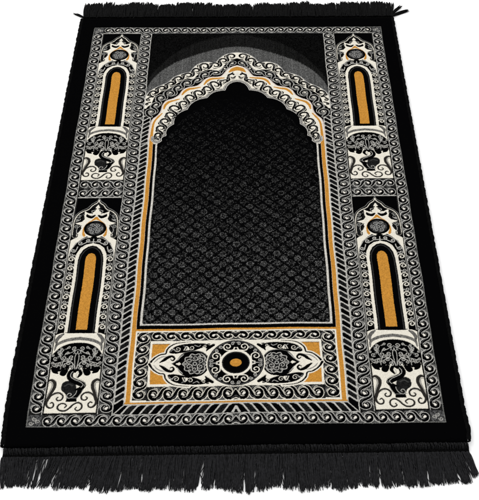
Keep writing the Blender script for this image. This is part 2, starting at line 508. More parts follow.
vine_path(smooth_pts(C_OUT, 4), smooth_pts(B_OUT, 4), 24, BLACK, None, hand=-1, inset=1.6, fat=.98)
vine_path(smooth_pts(A_OUT, 4), smooth_pts(A_IN, 4), 23, BLACK, None, hand=-1, inset=1.6, fat=1.0)
for c, rd, dg in (((-180.5, 776), 4.6, 100), ((-182, 762), 3.4, 80)):
    stroke(xf([(2.0, -1.6), (1.6, -.6)]+SPIRAL, c, math.radians(dg), rd), np.linspace(3.2, 1.8, 14), BLACK, n=4)
fill([(-3.2, 862), (0.6, 866), (0.6, 852), (-4, 855), (-9, 851), (-7, 858)], (0.6, .57, .5))
stroke([(-9, 868), (-13, 862), (-19, 860)], [2, 4, 1.5], BLACK, n=3)

# ---- side cells (two, one above the other)
def cell(v0):
    ox = -252.5
    def T(L): return [(ox+x, v0+y) for x, y in L]
    def S(L, w, c, both=True, n=4, curve=True, tex=0):
        stroke(T(L), w, c, n=n, curve=curve, tex=tex)
        if both: stroke(T([(-x, y) for x, y in L]), w, c, n=n, curve=curve, tex=tex)
    def Fl(L, c, curve=False, tex=0, n=4):
        fill(T(L), c, curve=curve, tex=tex, n=n)
    def mirror(L): return L+[(-x, y) for x, y in L[::-1]]
    X0, X1, TOP = -41.5, 41.5, 471
    rect(ox+X0, ox+X1, v0, v0+TOP, BLACK)
    rect(ox+X0+2, ox+X1-2, v0+2, v0+90, CREAM, tex=.08)
    # -- lower picture: scrolls on cream
    side = [(-41, 61), (-36, 63.5), (-30.5, 59), (-29.5, 50), (-33, 40), (-37, 29), (-38, 19), (-34, 12.5), (-28.5, 12.2), (-26.3, 17), (-29, 21.5), (-32, 20)]
    S(side, [3, 4.6, 5.6, 5.4, 5, 4.6, 4.0, 3, 2.8, 2.6, 2.6, 2.0], (0.020, .018, .016))
    S([(-38.5, 58.5), (-34.5, 58), (-33.6, 50), (-36.5, 40), (-38.5, 32)], 1.7, (0.22, .21, .19))
    mid = [(-36, 24), (-33, 33), (-27, 38.6), (-19.5, 38.6), (-14.3, 33), (-15.6, 26.5), (-21, 25), (-23.7, 28.6), (-21.5, 31)]
    S(mid, [1.6, 2.6, 3, 3, 2.9, 2.8, 2.6, 2.4, 2], (0.020, .018, .016))
    S([(-31, 33.5), (-26, 36.4), (-21, 36.6)], .8, (0.2, .19, .17))
    # lying S at the foot
    S([(-9, 11.6), (-6.6, 15.8), (-12, 19.6), (-18.2, 17.5), (-20, 11.8), (-15.6, 7), (-8, 6.2), (-2, 10.5), (3.5, 17), (10, 20.5), (16, 17.5), (17, 10.5), (12, 6), (7.2, 8.8), (9, 12)],
      [2, 2.3, 2.6, 2.8, 3, 3, 3, 3, 3, 3, 2.8, 2.8, 2.6, 2.2, 1.8], (0.020, .018, .016), both=False)
    # pot and bird-like paisley
    Fl([(-9, 22.5), (8, 22.5), (7.5, 29), (13, 38), (16, 48), (4, 44), (-8, 45), (-12, 40), (-8, 29)], BLACK)
    S([(-14, 82), (-20, 80), (-22, 75), (-18, 72.5), (-15, 75)], [6, 6, 5, 4, 3], BLACK)
    S([(-36, 86), (-33, 80), (-28, 76.5)], [7, 7, 3], BLACK)
    S([(-30, 80), (-26, 84), (-24, 88)], [3, 7, 7], BLACK)
    S([(-10, 29.5), (9, 29.5)], .9, (0.2, .2, .19), both=False, curve=False)
    S([(10, 31), (14.5, 41), (17, 49)], 1.0, (.25, .24, .22), both=False)
    body = [(-19, 52), (-17.5, 57.5), (-12, 61), (-4, 60.5), (2, 56), (4.5, 48), (4, 40), (0, 32), (-6, 28), (-9, 34), (-13, 39), (-18, 44)]
    Fl(body, (0.010, 0.010, 0.010), curve=True, tex=.6)
    S([(-3, 60.5), (3, 55), (5.5, 47), (5, 38), (0, 31), (-6, 29.5), (-8.5, 34), (-5, 38.5), (-1.5, 36), (-3.4, 33.8)], .95, LINE, both=False)
    S([(-14, 52), (-8, 55.5), (-2, 52.5)], 2.4, (0.035, .035, .034), both=False)
    neck = [(2, 84), (-5, 80), (-8, 72), (-5.5, 65), (2, 60), (10, 56), (15, 52), (11, 46.5), (5, 45)]
    S(neck, [7, 9, 10, 9.5, 9.5, 10, 9, 7, 4], BLACK, both=False)
    S([(-1, 82), (-6, 76), (-6, 69), (1, 63.5), (9, 59.5), (14.5, 54), (11.5, 49)], 1.0, LINE, both=False)
    S([(5, 78), (2, 72), (4, 66), (11, 62.5), (17.5, 57), (17, 51)], .8, (.22, .22, .2), both=False)
    S([(6, 82), (9, 75), (5, 68)], [5, 6, 3], BLACK, both=False)
    # tree crown: dark dome with scrolled branches
    arc = [(-41.5, 112), (-33, 123), (-23.1, 130.8), (-12, 134.8), (0, 136)]
    dome = smooth_pts(arc, 4)
    low = [(-41.5, 88), (-35, 90), (-33, 84), (-29, 76.5), (-26, 82), (-21.5, 81), (-20, 74.5), (-14.5, 73.5), (-11.5, 79), (-14, 82.5), (-17, 80.5), (-17, 85), (-8, 86), (-4, 80), (0, 76)]
    Fl(dome+[(-x, y) for x, y in dome[::-1]]+[(-x, y) for x, y in low]+low[::-1], BLACK)
    Fl([(-37, 86), (-33, 80.5), (-29.5, 75), (-27.5, 79.5), (-22.5, 80), (-25, 86)], BLACK); Fl([(37, 86), (33, 80.5), (29.5, 75), (27.5, 79.5), (22.5, 80), (25, 86)], BLACK)
    def cw(c, r, deg, tail, fl_=False, w=1.15):
        for s in (1, -1):
            pts = [(x, y) for x, y in tail]+SPIRAL
            P = xf(pts, (0, 0), math.radians(deg), r, fl_)
            P = [(ox+s*(c[0]+x), v0+c[1]+y) for x, y in P]
            stroke(P, w, LINE, n=3)
    cw((-6, 124.5), 4.2, 290, [(1.6, 2.6), (1.4, 1.2)], True)
    cw((-9, 107), 4.2, 300, [(1.5, 3.6), (1.5, 1.6)], True)
    cw((-21, 106), 4.6, 180, [(.4, -3.6), (1.2, -1.4)])
    cw((-34, 105), 4.2, 0, [(1.4, -2.4), (1.3, -1)], True)
    cw((-30, 116.5), 3.2, 260, [(1.8, 1.8), (1.3, 1.0)])
    cw((-12, 95.5), 4.0, 60, [(-.8, -2.2), (.6, -1.6)])
    cw((-26, 94), 4.0, 10, [(2.2, -1.8), (1.4, -1.0)], True)
    cw((-16, 116), 2.8, 200, [(2, 1), (1.4, .8)])
    S([(-1, 84), (-4, 92), (-12, 100), (-24, 98), (-36, 94)], 1.0, LINE)
    S([(-1, 84), (-2.5, 96), (-3.2, 108), (-1, 116)], 1.0, LINE)
    for c in ((0, 116), (-29, 103), (29, 103), (-33, 86), (33, 86), (-13, 87), (13, 87)):
        for q in range(5):
            t = math.radians(90+72*q)
            stroke(T([c, (c[0]+4.2*math.cos(t), c[1]+4.2*math.sin(t))]), [3.4, 1.0], BLACK, curve=False)
    cw((-8, 88), 3.0, 30, [(-1.8, -1), (.4, -1.5)], False, .95)
    cw((-27, 124), 2.6, 240, [(2, .8), (1.4, .8)], False, .95)
    cw((-31, 90), 3.0, 200, [(2, 1.5), (1.4, .8)], True, .95)
    cw((-14.5, 103.5), 2.4, 20, [(2, -1.2), (1.4, -.8)], True, .9)
    S([(-3, 121), (-5, 117), (-1.5, 113), (0, 119)], .9, LINE, n=3)
    S([(-24, 112), (-27, 119), (-33, 121)], .8, (.25, .25, .24), n=3)
    for c in ((-29, 103), (0, 116)):
        S([(c[0]-6, c[1]-2), (c[0]-3, c[1]+4.5), (c[0], c[1]+6.5), (c[0]+3, c[1]+4.5), (c[0]+6, c[1]-2)], .8, (.25, .25, .24), n=3)
    cw((-19, 90), 3.0, 100, [(-1.5, -2), (.4, -1.5)], True, .9)
    cw((-38, 96), 2.6, 0, [(2.5, -.8), (1.4, -.8)], False, .9)
    cw((-15, 127), 2.6, 200, [(2.4, .6), (1.4, .8)], False, .9)
    cw((-38.5, 111.5), 2.2, 200, [(2.4, .6), (1.4, .8)], False, .9)
    # -- base of the column: cream flare with a grey arc
    flare = dome+[(-x, y) for x, y in dome[::-1]][1:]
    Fl([(-40.5, 152)]+[(-41.3, 112)]+flare+[(41.3, 112), (40.5, 152), (27, 158), (-27, 158)], CREAM, tex=.08)
    S([(-37.5, 121), (-36, 131), (-29, 137), (-18, 141.5), (0, 144.2)], [2, 4.4, 5.6, 6, 6.2], (0.13, .125, .115), tex=.6)
    S([(-36, 133), (-37, 142), (-32, 150), (-27, 154)], [3, 6, 6, 2.5], (0.10, .096, .09), tex=.6)
    S([(-41, 113), (-33, 124), (-23.1, 132), (-12, 136), (0, 137.2)], 2.0, CREAM)
    # -- column: scrolled frame, cream arch, black arch, gold bar
    A = [(-39.5, 156), (-40, 320), (-37, 340), (-29, 357), (-16, 368), (0, 372.5)]
    fill(T(A+[(-x, y) for x, y in A[::-1]]), BLACK)
    inner = [(-25.3, 157), (-25.3, 316), (-24, 330), (-18.5, 343), (-10, 350.5), (0, 353.8)]
    # curls between frame and arch
    n = 8
    for k in range(n):
        y = 168+k*21.3
        for s in (-1, 1):
            for dy, r, fl_ in ((0, 6.2, False), (10.6, 4.2, True)):
                c = (ox+s*(33.4 if dy == 0 else 34.2), v0+y+dy)
                pts = [(-s*-1*0, 0)]
                base = [(1.9, 1.5), (1.5, .2)]
                P = xf(base+SPIRAL, (0, 0), math.radians(0), r, dy != 0)
                P = [(c[0]+(-s)*px, c[1]+py) for px, py in P]
                stroke(P, 1.7 if dy == 0 else 1.2, CREAM if dy == 0 else LINE, n=3)
    for c, r, a in (((-32.5, 338), 4.6, 20), ((-22, 356), 4.8, -20), ((-9, 362.5), 4.2, -50)):
        for s in (-1, 1):
            P = xf([(2.0, -1.4), (1.5, -.5)]+SPIRAL, (0, 0), math.radians(a), r, True)
            P = [(ox-s*(c[0]+px)*-1 if s > 0 else ox-(c[0]+px), v0+c[1]+py) for px, py in P]
            stroke(P, 1.6, LINE, n=3)
    S([(0, 356), (0, 371)], 1.6, LINE, both=False, curve=False)
    S(A, 1.2, LINE, curve=False)
    fill(T(inner+[(-x, y) for x, y in inner[::-1]]), CREAM, tex=.08)
    dk = [(-22.4, 154), (-22.4, 314), (-20.3, 329), (-15, 340.5), (-7, 348), (0, 350)]
    fill(T(dk+[(-x, y) for x, y in dk[::-1]]), BLACK)
    S([(-19.6, 156), (-19.6, 313), (-17.4, 327), (-12.3, 338), (-5.5, 344.5), (0, 346)], 1.3, (0.035, .035, .035), curve=False)
    S([(-26.4, 157), (-26.4, 316), (-25, 330), (-19.5, 344), (-11, 351.5), (0, 354.8)], 2.2, CREAM, curve=False)
    rect(ox-26.4, ox+26.4, v0+150, v0+155, CREAM, tex=.08)
    gb = [(-9.3, 162.5), (-9.3, 316), (-8.3, 324), (-5, 330), (0, 332.3)]
    fill(T(gb+[(-x, y) for x, y in gb[::-1]]), GOLD, tex=.2)
    # -- cream shoulders
    sh = [(-41, 316), (-39.8, 318), (-38.5, 336), (-31, 355.5), (-18, 369), (-12, 373), (-17, 385), (-24, 377), (-34, 367), (-41, 362)]
    for s in (1, -1):
        fill(T([(s*x, y) for x, y in sh]), CREAM, tex=.08)
    # canopy: black lobed body with leaves, cream star inside
    can = [(0, 459), (-4, 453), (-12, 446), (-18, 437.5), (-27, 432), (-35, 423), (-39.5, 408), (-40.5, 392), (-40.5, 378), (-37, 369.5), (-31, 370), (-29.5, 377), (-26, 382), (-20, 382), (0, 372)]
    fill(T(can+[(-x, y) for x, y in can[::-1]]), (0.008, 0.008, 0.008), tex=.8)
    star = [(0, 452), (-3.5, 445), (-4.5, 440), (-3, 436.5), (-8, 431.5), (-12.5, 429), (-17.5, 431.5), (-22.5, 435), (-22.5, 424), (-20.5, 415), (-25, 408.5), (-37, 404.5), (-27, 400), (-24.5, 392), (-27.5, 384), (-33, 377), (-28, 368), (0, 376)]
    fill(T(star+[(-x, y) for x, y in star[::-1]]), CREAM, tex=.08)
    S([(-3.5, 424), (-9, 420), (-16, 423), (-17.5, 427)], [3.5, 6.5, 6, 2], BLACK)
    S([(-12.6, 424.5), (-8.5, 423.6), (-8, 427)], .9, LINE)
    S([(-2.5, 441), (-9, 440), (-14, 434.5), (-8, 429.5)], [3, 5.4, 5, 2], BLACK)
    S([(-5, 438), (-10, 436), (-9, 432)], 1.0, LINE)
    for c, a in (((-31.5, 421), 30), ((-33.5, 396), 60), ((-34, 412.5), 0)):
        for s in (-1, 1):
            P = xf(SPIRAL, (0, 0), math.radians(a), 4.4 if c[1] != 412.5 else 2.6, False)
            stroke([(ox+s*(c[0]+px), v0+c[1]+py) for px, py in P], 1.1, (0.28, .28, .26), n=3)
    S([(-24, 427), (-29, 414), (-37, 408.5)], 1.0, LINE); S([(-28, 398), (-33, 388), (-31, 378)], 1.0, LINE)
    can_l = [(0, 464), (-2.5, 456.5), (-10, 449.5), (-16, 440), (-27.5, 433), (-35.5, 423.5), (-39.3, 408), (-39.8, 390), (-39.5, 376), (-35.8, 369.2), (-31, 371.5), (-32, 376.5)]
    S(can_l, 3.6, BLACK); S(can_l, 1.5, CREAM)
    can_o = [(0, 469), (-3.5, 461), (-12, 453.5), (-18.5, 444), (-29, 436.5), (-38, 426), (-41, 413)]
    S(can_o, 1.0, (0.17, .17, .16))
    S([(-22, 428), (-27, 420), (-26, 411)], [1, 3.6, 1], BLACK); S([(-25, 399), (-30, 392), (-31, 383)], [1, 3.4, 1], BLACK)
    S([(-6, 447), (-11, 442), (-17, 434)], [1, 2.6, 1], BLACK)
    # medallion with gold rim
    disc(ox, v0+391, 22.2, 23, CREAM, tex=.08)
    rim = [(-18.5, 374), (-20.6, 384), (-19.8, 395), (-14.5, 405), (-7, 411), (0, 417.5)]
    S(rim, [5.5, 3, 1.2, .8, 2.2, 6.5], GOLD, tex=.3)
    disc(ox, v0+391.5, 20.2, 19.2, BLACK)
    mr = np.random.default_rng(3)
    disc(ox, v0+391.5, 15.6, 15.2, (0.03, .03, .03), tex=.9)
    for k in range(7):
        t = k*math.tau/6
        c = (0, 391.5) if k == 6 else (9.4*math.cos(t), 391.5+9.2*math.sin(t))
        for s in (1,):
            P = xf(SPIRAL, (0, 0), t+1.2, 4.6, k % 2 == 0)
            stroke([(ox+c[0]+px, v0+c[1]+py) for px, py in P], 1.25, (0.27, .27, .26), n=3)
    for s in (-1, 1):   # cream gore between medallion and arch
        stroke(T([(s*22, 372), (s*31, 364), (s*37, 352)]), [5, 6, 7], CREAM)
        stroke(T([(s*29.5, 377.5), (s*31, 371.5), (s*36, 369.5), (s*39.2, 375)]), 1.3, BLACK)
    # redraw scrolled arch crest in front of the medallion foot
    disc(ox, v0+370, 6, 3.2, BLACK)
    # cell frame lines
    for x in (X0, X1):
        rect(ox+x-1.0, ox+x+1.0, v0, v0+TOP, BLACK)
    rect(ox+X0, ox+X1, v0-1, v0+1.6, BLACK)
    rect(ox+X0, ox+X1, v0+TOP-1.5, v0+TOP+.6, LINE, tex=.2)
    rect(ox+X0-.6, ox+X0+1.0, v0+400, v0+TOP, LINE, tex=.2)
    rect(ox+X1-1.0, ox+X1+.6, v0+400, v0+TOP, LINE, tex=.2)
cell(22)
cell(537.5)

# ---- scrolled guard bands
vine_band(-315, -294, 22, 1008.5, True, hand=1)
vine_band(-211, -187, 22, 1008.5, True, hand=1)
vine_band(-294, -211, 493.5, 515.5, False, P=20.8, hand=1)
vine_band(-294, -211, 515.5, 537, False, P=20.8, hand=-1)
vine_band(-294, 0.6, 0, 21.5, False, P=21.0, hand=1)
vine_band(-294, 0.6, 1008.5, 1030, False, P=21.0, hand=-1)
for x0, y0 in ((-315, 0), (-315, 1009)):
    rect(x0, x0+21, y0, y0+21, (0.05, .05, .05), tex=1.0)
    for q in range(3):
        curl((x0+6+q*5, y0+6+(q*7) % 11), 3.6, q*2.0, q % 2 == 0, 1.1, LINE)
for pts, w, c in (([(-315, 0), (-315, 1030), (0.6, 1030)], 1.1, (0.16, .16, .15)), ([(-315, 0), (0.6, 0)], 1.1, (0.16, .16, .15)),
                  ([(-293.6, 22), (-293.6, 1008)], 1.5, BLACK), ([(-294.9, 22), (-294.9, 1008.5), (-211, 1008.5)], 1.1, LINE),
                  ([(-211.6, 22), (-211.6, 1008)], 1.5, BLACK), ([(-210.2, 22), (-210.2, 1008)], .9, LINE),
                  ([(-187.8, 20), (-187.8, 1008.5)], 1.2, LINE), ([(-188, 1008.5), (0.6, 1008.5)], 1.0, (.14, .14, .14)),
                  ([(-294, 515.2), (-211, 515.2)], .9, BLACK), ([(-187, 20), (0.6, 20)], 1.2, LINE)):
    stroke(pts, w, c, curve=False, tex=.3)

IMG[:, -1] = IMG[:, -2] = IMG[:, -3]
FULL = np.concatenate([IMG, IMG[:, -2::-1]], axis=1)
# niche lattice: small florets in diamonds, woven over the full width, specks sparser and darker towards the top
uf = np.concatenate([us, -us[-2::-1]])
XF, YF = np.meshgrid(uf, vs)
nr = np.random.default_rng(21)
g = nr.random(XF.shape).astype(np.float32)
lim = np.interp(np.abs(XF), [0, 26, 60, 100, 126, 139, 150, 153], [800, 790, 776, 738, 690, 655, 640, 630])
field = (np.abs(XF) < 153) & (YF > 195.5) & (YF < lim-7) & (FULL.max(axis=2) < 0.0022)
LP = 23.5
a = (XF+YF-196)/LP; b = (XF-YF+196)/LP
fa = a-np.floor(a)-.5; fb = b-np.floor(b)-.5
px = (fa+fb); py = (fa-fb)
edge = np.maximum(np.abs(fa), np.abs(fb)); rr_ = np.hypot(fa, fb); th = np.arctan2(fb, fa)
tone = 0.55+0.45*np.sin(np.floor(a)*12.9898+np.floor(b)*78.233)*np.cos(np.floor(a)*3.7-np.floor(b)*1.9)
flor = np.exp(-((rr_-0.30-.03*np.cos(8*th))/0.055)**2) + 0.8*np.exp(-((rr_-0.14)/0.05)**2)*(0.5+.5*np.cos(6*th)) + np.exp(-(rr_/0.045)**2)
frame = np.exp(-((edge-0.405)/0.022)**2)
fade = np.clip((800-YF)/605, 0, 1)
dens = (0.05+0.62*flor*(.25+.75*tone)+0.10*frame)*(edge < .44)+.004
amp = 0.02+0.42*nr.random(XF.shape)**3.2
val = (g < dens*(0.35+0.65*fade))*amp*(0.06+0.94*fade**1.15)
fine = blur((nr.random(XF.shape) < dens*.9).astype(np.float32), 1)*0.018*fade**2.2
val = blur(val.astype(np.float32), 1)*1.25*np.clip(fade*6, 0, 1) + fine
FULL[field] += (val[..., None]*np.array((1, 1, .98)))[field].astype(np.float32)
# fuzzy edges: tufts stray into their neighbours' colour
jr = np.random.default_rng(4)
jy = np.clip(np.arange(NY)[:, None]+(jr.random(XF.shape) < .11)*jr.choice([-1, 1], XF.shape), 0, NY-1)
jx = np.clip(np.arange(XF.shape[1])[None, :]+(jr.random(XF.shape) < .11)*jr.choice([-1, 1], XF.shape), 0, XF.shape[1]-1)
FULL = FULL[jy, jx]
# loom irregularity: yarn-to-yarn tone, and a slightly uneven edge between colours
full_n = np.random.default_rng(5).random(FULL.shape[:2]).astype(np.float32)
FULL = FULL*(0.92+0.16*full_n)[..., None]
#PAINT_END

# ------------------------------------------------------------------ the rug's root
rug = link("prayer_rug", None, label="black fringed prayer rug with cream and gold arch pattern lying on a white floor", category="rug")
rug.matrix_world = Matrix.Translation((RX, RY, 0)) @ Matrix.Rotation(ROT, 4, 'Z')

def place(u, v):
    """rug mm -> local metres, with the slight skew the real rug lies in"""
    vv = v + (-3.7*(u/315.0))*(v/1030.0) + 1.8*(u/315.0)*(1-v/1030.0)
    return u*MM, vv*MM

FLOOR_Z = -0.0095
def edge_wave(v, side):
    if side < 0:
        base = np.interp(v, [-40, 30, 105, 500, 900, 1070], [1.5, -3.0, -4.5, -3.0, -2.2, -1.5])
    else:
        base = np.interp(v, [-40, -15, 21, 500, 838, 1070], [-3.5, 0.5, -1.5, -2.0, -2.6, -2.5])
    return base

# ---- pile
W2 = FULL.shape[1]
uu = np.concatenate([us, -us[-2::-1]])
UU, VV = np.meshgrid(uu, vs)
k = np.clip((np.abs(UU)-300)/46.0, 0, 1)
dl = edge_wave(vs, -1)[:, None]; dr = edge_wave(vs, 1)[:, None]
wob = 0.35*np.sin(VV/17.0+UU/90)+0.3*np.sin(VV/41.0+1.3)
wobv = 0.35*np.sin(UU/19.0+VV/70)+0.4*np.sin(UU/53.0+.7)
US = UU + np.where(UU < 0, dl, dr)*k + wob*(np.abs(UU) < 330)
VS = VV + wobv
lum = FULL.mean(axis=2)
lum_s = blur(lum.astype(np.float32), 1)
hn = np.random.default_rng(9).random(lum.shape).astype(np.float32)
hn2 = blur(np.random.default_rng(10).random(lum.shape).astype(np.float32), 4)
ed = np.minimum(346.2-np.abs(UU), np.minimum(VV-V_MIN, V_MAX-VV))
R_E = 7.0
q = np.clip(1-ed/R_E, 0, 1)
Z = -(1-np.sqrt(np.clip(1-q*q, 0, 1)))*R_E*1.05
Z = Z + 0.7*np.clip(lum_s*2.2, 0, 1) + 0.16*(hn-.5) + 1.6*(hn2-.5)
Z = Z + 0.9*np.sin(UU/130+.5)*np.sin(VV/210+1.1)
Z = Z*MM
Xl, Yl = place(US, VS)
Z[0, :] = Z[-1, :] = FLOOR_Z+0.0008
Z[:, 0] = Z[:, -1] = FLOOR_Z+0.0008
verts = np.stack([Xl, Yl, Z], axis=-1).reshape(-1, 3)
idx = np.arange(NY*W2, dtype=np.int32).reshape(NY, W2)
quads = np.stack([idx[:-1, :-1], idx[:-1, 1:], idx[1:, 1:], idx[1:, :-1]], axis=-1).reshape(-1, 4)

def pile_nodes(nt, b):
    at = nt.nodes.new('ShaderNodeAttribute'); at.attribute_name = 'weave_colour'
    tc = nt.nodes.new('ShaderNodeTexCoord')
    n1 = nt.nodes.new('ShaderNodeTexNoise'); n1.inputs['Scale'].default_value = 900; n1.inputs['Detail'].default_value = 2
    mr = nt.nodes.new('ShaderNodeMapRange'); mr.inputs[1].default_value = .3; mr.inputs[2].default_value = .7; mr.inputs[3].default_value = .86; mr.inputs[4].default_value = 1.1
    mx = nt.nodes.new('ShaderNodeVectorMath'); mx.operation = 'SCALE'
    nt.links.new(tc.outputs['Object'], n1.inputs['Vector'])
    nt.links.new(n1.outputs['Fac'], mr.inputs[0])
    nt.links.new(at.outputs['Color'], mx.inputs[0]); nt.links.new(mr.outputs[0], mx.inputs['Scale'])
    nt.links.new(mx.outputs[0], b.inputs['Base Color'])
    bp = nt.nodes.new('ShaderNodeBump'); bp.inputs['Strength'].default_value = .35; bp.inputs['Distance'].default_value = .0004
    nt.links.new(n1.outputs['Fac'], bp.inputs['Height']); nt.links.new(bp.outputs[0], b.inputs['Normal'])
pile_mat = mat("velvet_pile", (0, 0, 0), rough=1.0, spec=0.0, build=pile_nodes)
me = np_mesh("pile", verts, quads, pile_mat)
ca = me.color_attributes.new('weave_colour', 'FLOAT_COLOR', 'POINT')
rgba = np.ones((NY*W2, 4), dtype=np.float32); rgba[:, :3] = FULL.reshape(-1, 3)
ca.data.foreach_set('color', rgba.ravel())
link("pile", me, rug, label="black velvet pile with cream, grey and gold woven arch, scroll borders and columns")

# ---- yarn materials
def yarn_nodes(sc, lo, hi, sx=1.0):
    def f(nt, b):
        tc = nt.nodes.new('ShaderNodeTexCoord')
        n1 = nt.nodes.new('ShaderNodeTexNoise'); n1.inputs['Scale'].default_value = sc; n1.inputs['Detail'].default_value = 3
        cr = nt.nodes.new('ShaderNodeValToRGB')
        cr.color_ramp.elements[0].position = .3; cr.color_ramp.elements[0].color = (*lo, 1)
        cr.color_ramp.elements[1].position = .72; cr.color_ramp.elements[1].color = (*hi, 1)
        nt.links.new(tc.outputs['Object'], n1.inputs['Vector']); nt.links.new(n1.outputs['Fac'], cr.inputs[0])
        nt.links.new(cr.outputs[0], b.inputs['Base Color'])
    return f
fringe_mat = mat("black_fringe_yarn", (0.01, 0.01, 0.011),   .7, .18, yarn_nodes(260, (0.0025, .0025, .003), (0.0125, .0125, .0145)))
back_mat = mat("black_fringe_yarn_far", (0.01, 0.01, 0.01), .9, .05, yarn_nodes(260, (0.0012, .0012, .0013), (0.006, .006, .0062)))
edge_mat = mat("black_overlock_yarn", (0.004, .004, .004), 1, .03, yarn_nodes(500, (0.0008, .0008, .0009), (0.004, .004, .004)))
cord_mat = mat("black_binding_yarn", (0.006, .006, .0065), .85, .1, yarn_nodes(420, (0.0012, .0012, .0013), (0.016, .016, .017)))

def tubes(paths, radii, sides=4):
    """paths: list of (n,3) arrays in metres; radii: list of arrays -> verts, quads"""
    V, Q = [], []
    base = 0
    for P, r in zip(paths, radii):
        P = np.asarray(P, dtype=float); n = len(P)
        t = np.gradient(P, axis=0); t /= np.linalg.norm(t, axis=1)[:, None]+1e-12
        up = np.array([0.13, 0.07, 1.0])
        a = np.cross(t, up); a /= np.linalg.norm(a, axis=1)[:, None]+1e-12
        b = np.cross(a, t)
        th = np.arange(sides)*math.tau/sides
        ring = P[:, None, :] + (a[:, None, :]*np.cos(th)[None, :, None] + b[:, None, :]*np.sin(th)[None, :, None])*np.asarray(r)[:, None, None]
        V.append(ring.reshape(-1, 3))
        i = base+np.arange(n*sides).reshape(n, sides)
        j = np.roll(i, -1, axis=1)
        Q.append(np.stack([i[:-1], j[:-1], j[1:], i[1:]], axis=-1).reshape(-1, 4))
        base += n*sides
    return np.concatenate(V), np.concatenate(Q)

# ---- overlocked side edges: a wound yarn along each long side
for side in (-1, 1):
    v = np.arange(-30, 1069, 1.3)
    x = side*346.0 + edge_wave(v, side)
    r = 3.6+0.9*np.abs(np.sin(v/9.5*math.pi/2+np.sin(v/31)))+0.7*np.interp(v, np.arange(-40, 1080, 5), rng.random(224))
    X, Y = place(x+0*v, v)
    P = np.stack([X+side*0.6*MM*np.interp(v, np.arange(-40, 1080, 7), rng.random(160)), Y, np.full_like(X, -0.0050)], axis=1)
    Vv, Q = tubes([P], [r*MM], 12)
    Vv = Vv + rng.normal(0, .00022, Vv.shape)
    me = np_mesh("side_binding", Vv, Q, edge_mat)
    link("side_binding", me, rug)

# ---- woven end bindings and fringes
def end_binding(v0, v1, z_top, material, sgn, extra_label=None):
    """ribbed heading between pile and fringe; v0 at the pile, v1 at the fringe"""
    nu, nv = 1150, 34
    u = np.linspace(-345, 344.5, nu); t = np.linspace(0, 1, nv)
    Ug, Tg = np.meshgrid(u, t)
    Vg = v0+(v1-v0)*Tg
    Vg = Vg + 0.8*np.sin(Ug/37)+0.5*np.sin(Ug/11+1)
    ridge = np.exp(-((Tg-.28)/.17)**2)
    h = 1.1+z_top*ridge+1.0*np.exp(-((Tg-.80)/.13)**2)
    rib = 0.5*np.sin(Ug*math.tau/3.1+Tg*5)*ridge+0.35*np.sin(Ug*math.tau/4.4-Tg*3)
    h = h + rib + 0.7*(np.interp(Ug, np.arange(-346, 350, 4), rng.random(174))-.5)*ridge + rng.normal(0, .12, Ug.shape)
    endf = np.clip((346.5-np.abs(Ug))/6, 0, 1)**.5
    h = h*endf*np.where((Tg == 0) | (Tg == 1), 0.15, 1)
    X, Y = place(Ug, Vg)
    V = np.stack([X, Y, FLOOR_Z+h*MM+0.0004], axis=-1).reshape(-1, 3)
    i = np.arange(nu*nv).reshape(nv, nu)
    Q = np.stack([i[:-1, :-1], i[:-1, 1:], i[1:, 1:], i[1:, :-1]], axis=-1).reshape(-1, 4)
    return np_mesh("end_binding", V, Q, material)

near_binding = link("end_binding", end_binding(-31.5, -49.5, 4.6, edge_mat, -1), rug, label="ribbed black binding along the near end")
link("end_binding", end_binding(1067, 1078, 4.0, edge_mat, 1), rug, label="narrow black binding along the far end")

def stitched_cord(v_mid, half, z):
    paths, rad = [], []
    for u in np.arange(-343.5, 343.5, 2.5):
        s = np.linspace(0, 1, 7)
        jit = rng.normal(0, .35)
        uc = u+jit+2.2*(s-.5)
        vc = v_mid+half*(1-2*s)+rng.normal(0, .25)+.8*math.sin(u/37)
        zz = z*np.sin(s*math.pi)**.7*rng.uniform(.72, 1.1)+1.2
        X, Y = place(uc, vc)
        paths.append(np.stack([X, Y, FLOOR_Z+zz*MM], axis=1)); rad.append(np.full(7, rng.uniform(.9, 1.25)*MM))
    V, Q = tubes(paths, rad, 6)
    V = V+rng.normal(0, .0002, V.shape)
    return np_mesh("stitched_cord", V, Q, cord_mat)
link("stitched_cord", stitched_cord(-37.5, 5.0, 6.6), near_binding)

def knot_row(u, v, r=1.3):
    P = []
    for a in np.linspace(0, math.tau, 7):
        X, Y = place(u+1.1*math.cos(a), v+1.0*math.sin(a)); P.append((X, Y, FLOOR_Z+.0022))
    return np.array(P), np.full(7, r*.5*MM)

def heading(name, v, material):
    paths, rad = [], []
    for u in np.arange(-344, 344, 3.2):
        a, b = knot_row(u+rng.uniform(-.5, .5), v+rng.uniform(-.6, .6))
        paths.append(a); rad.append(b)
    uu_ = np.arange(-345, 345, 2.0)
    X, Y = place(uu_, v+0.5*np.sin(uu_/9))
    paths.append(np.stack([X, Y, np.full_like(X, FLOOR_Z+.0018)], axis=1)); rad.append(np.full(len(X), 1.5*MM))
    Vv, Q = tubes(paths, rad, 5)
    return np_mesh(name, Vv, Q, material)

def strand(u0, v0, ang, L, z0, curl_amt, nseg=9):
    """a yarn lying on the floor; ang = sideways lean (radians)"""
    s = np.linspace(0, 1, nseg)
    ph = rng.uniform(0, math.tau); fr = rng.uniform(1.0, 2.6)
    side = curl_amt*np.sin(s*fr*math.pi+ph)*s - curl_amt*math.sin(ph)*0
    return s, side

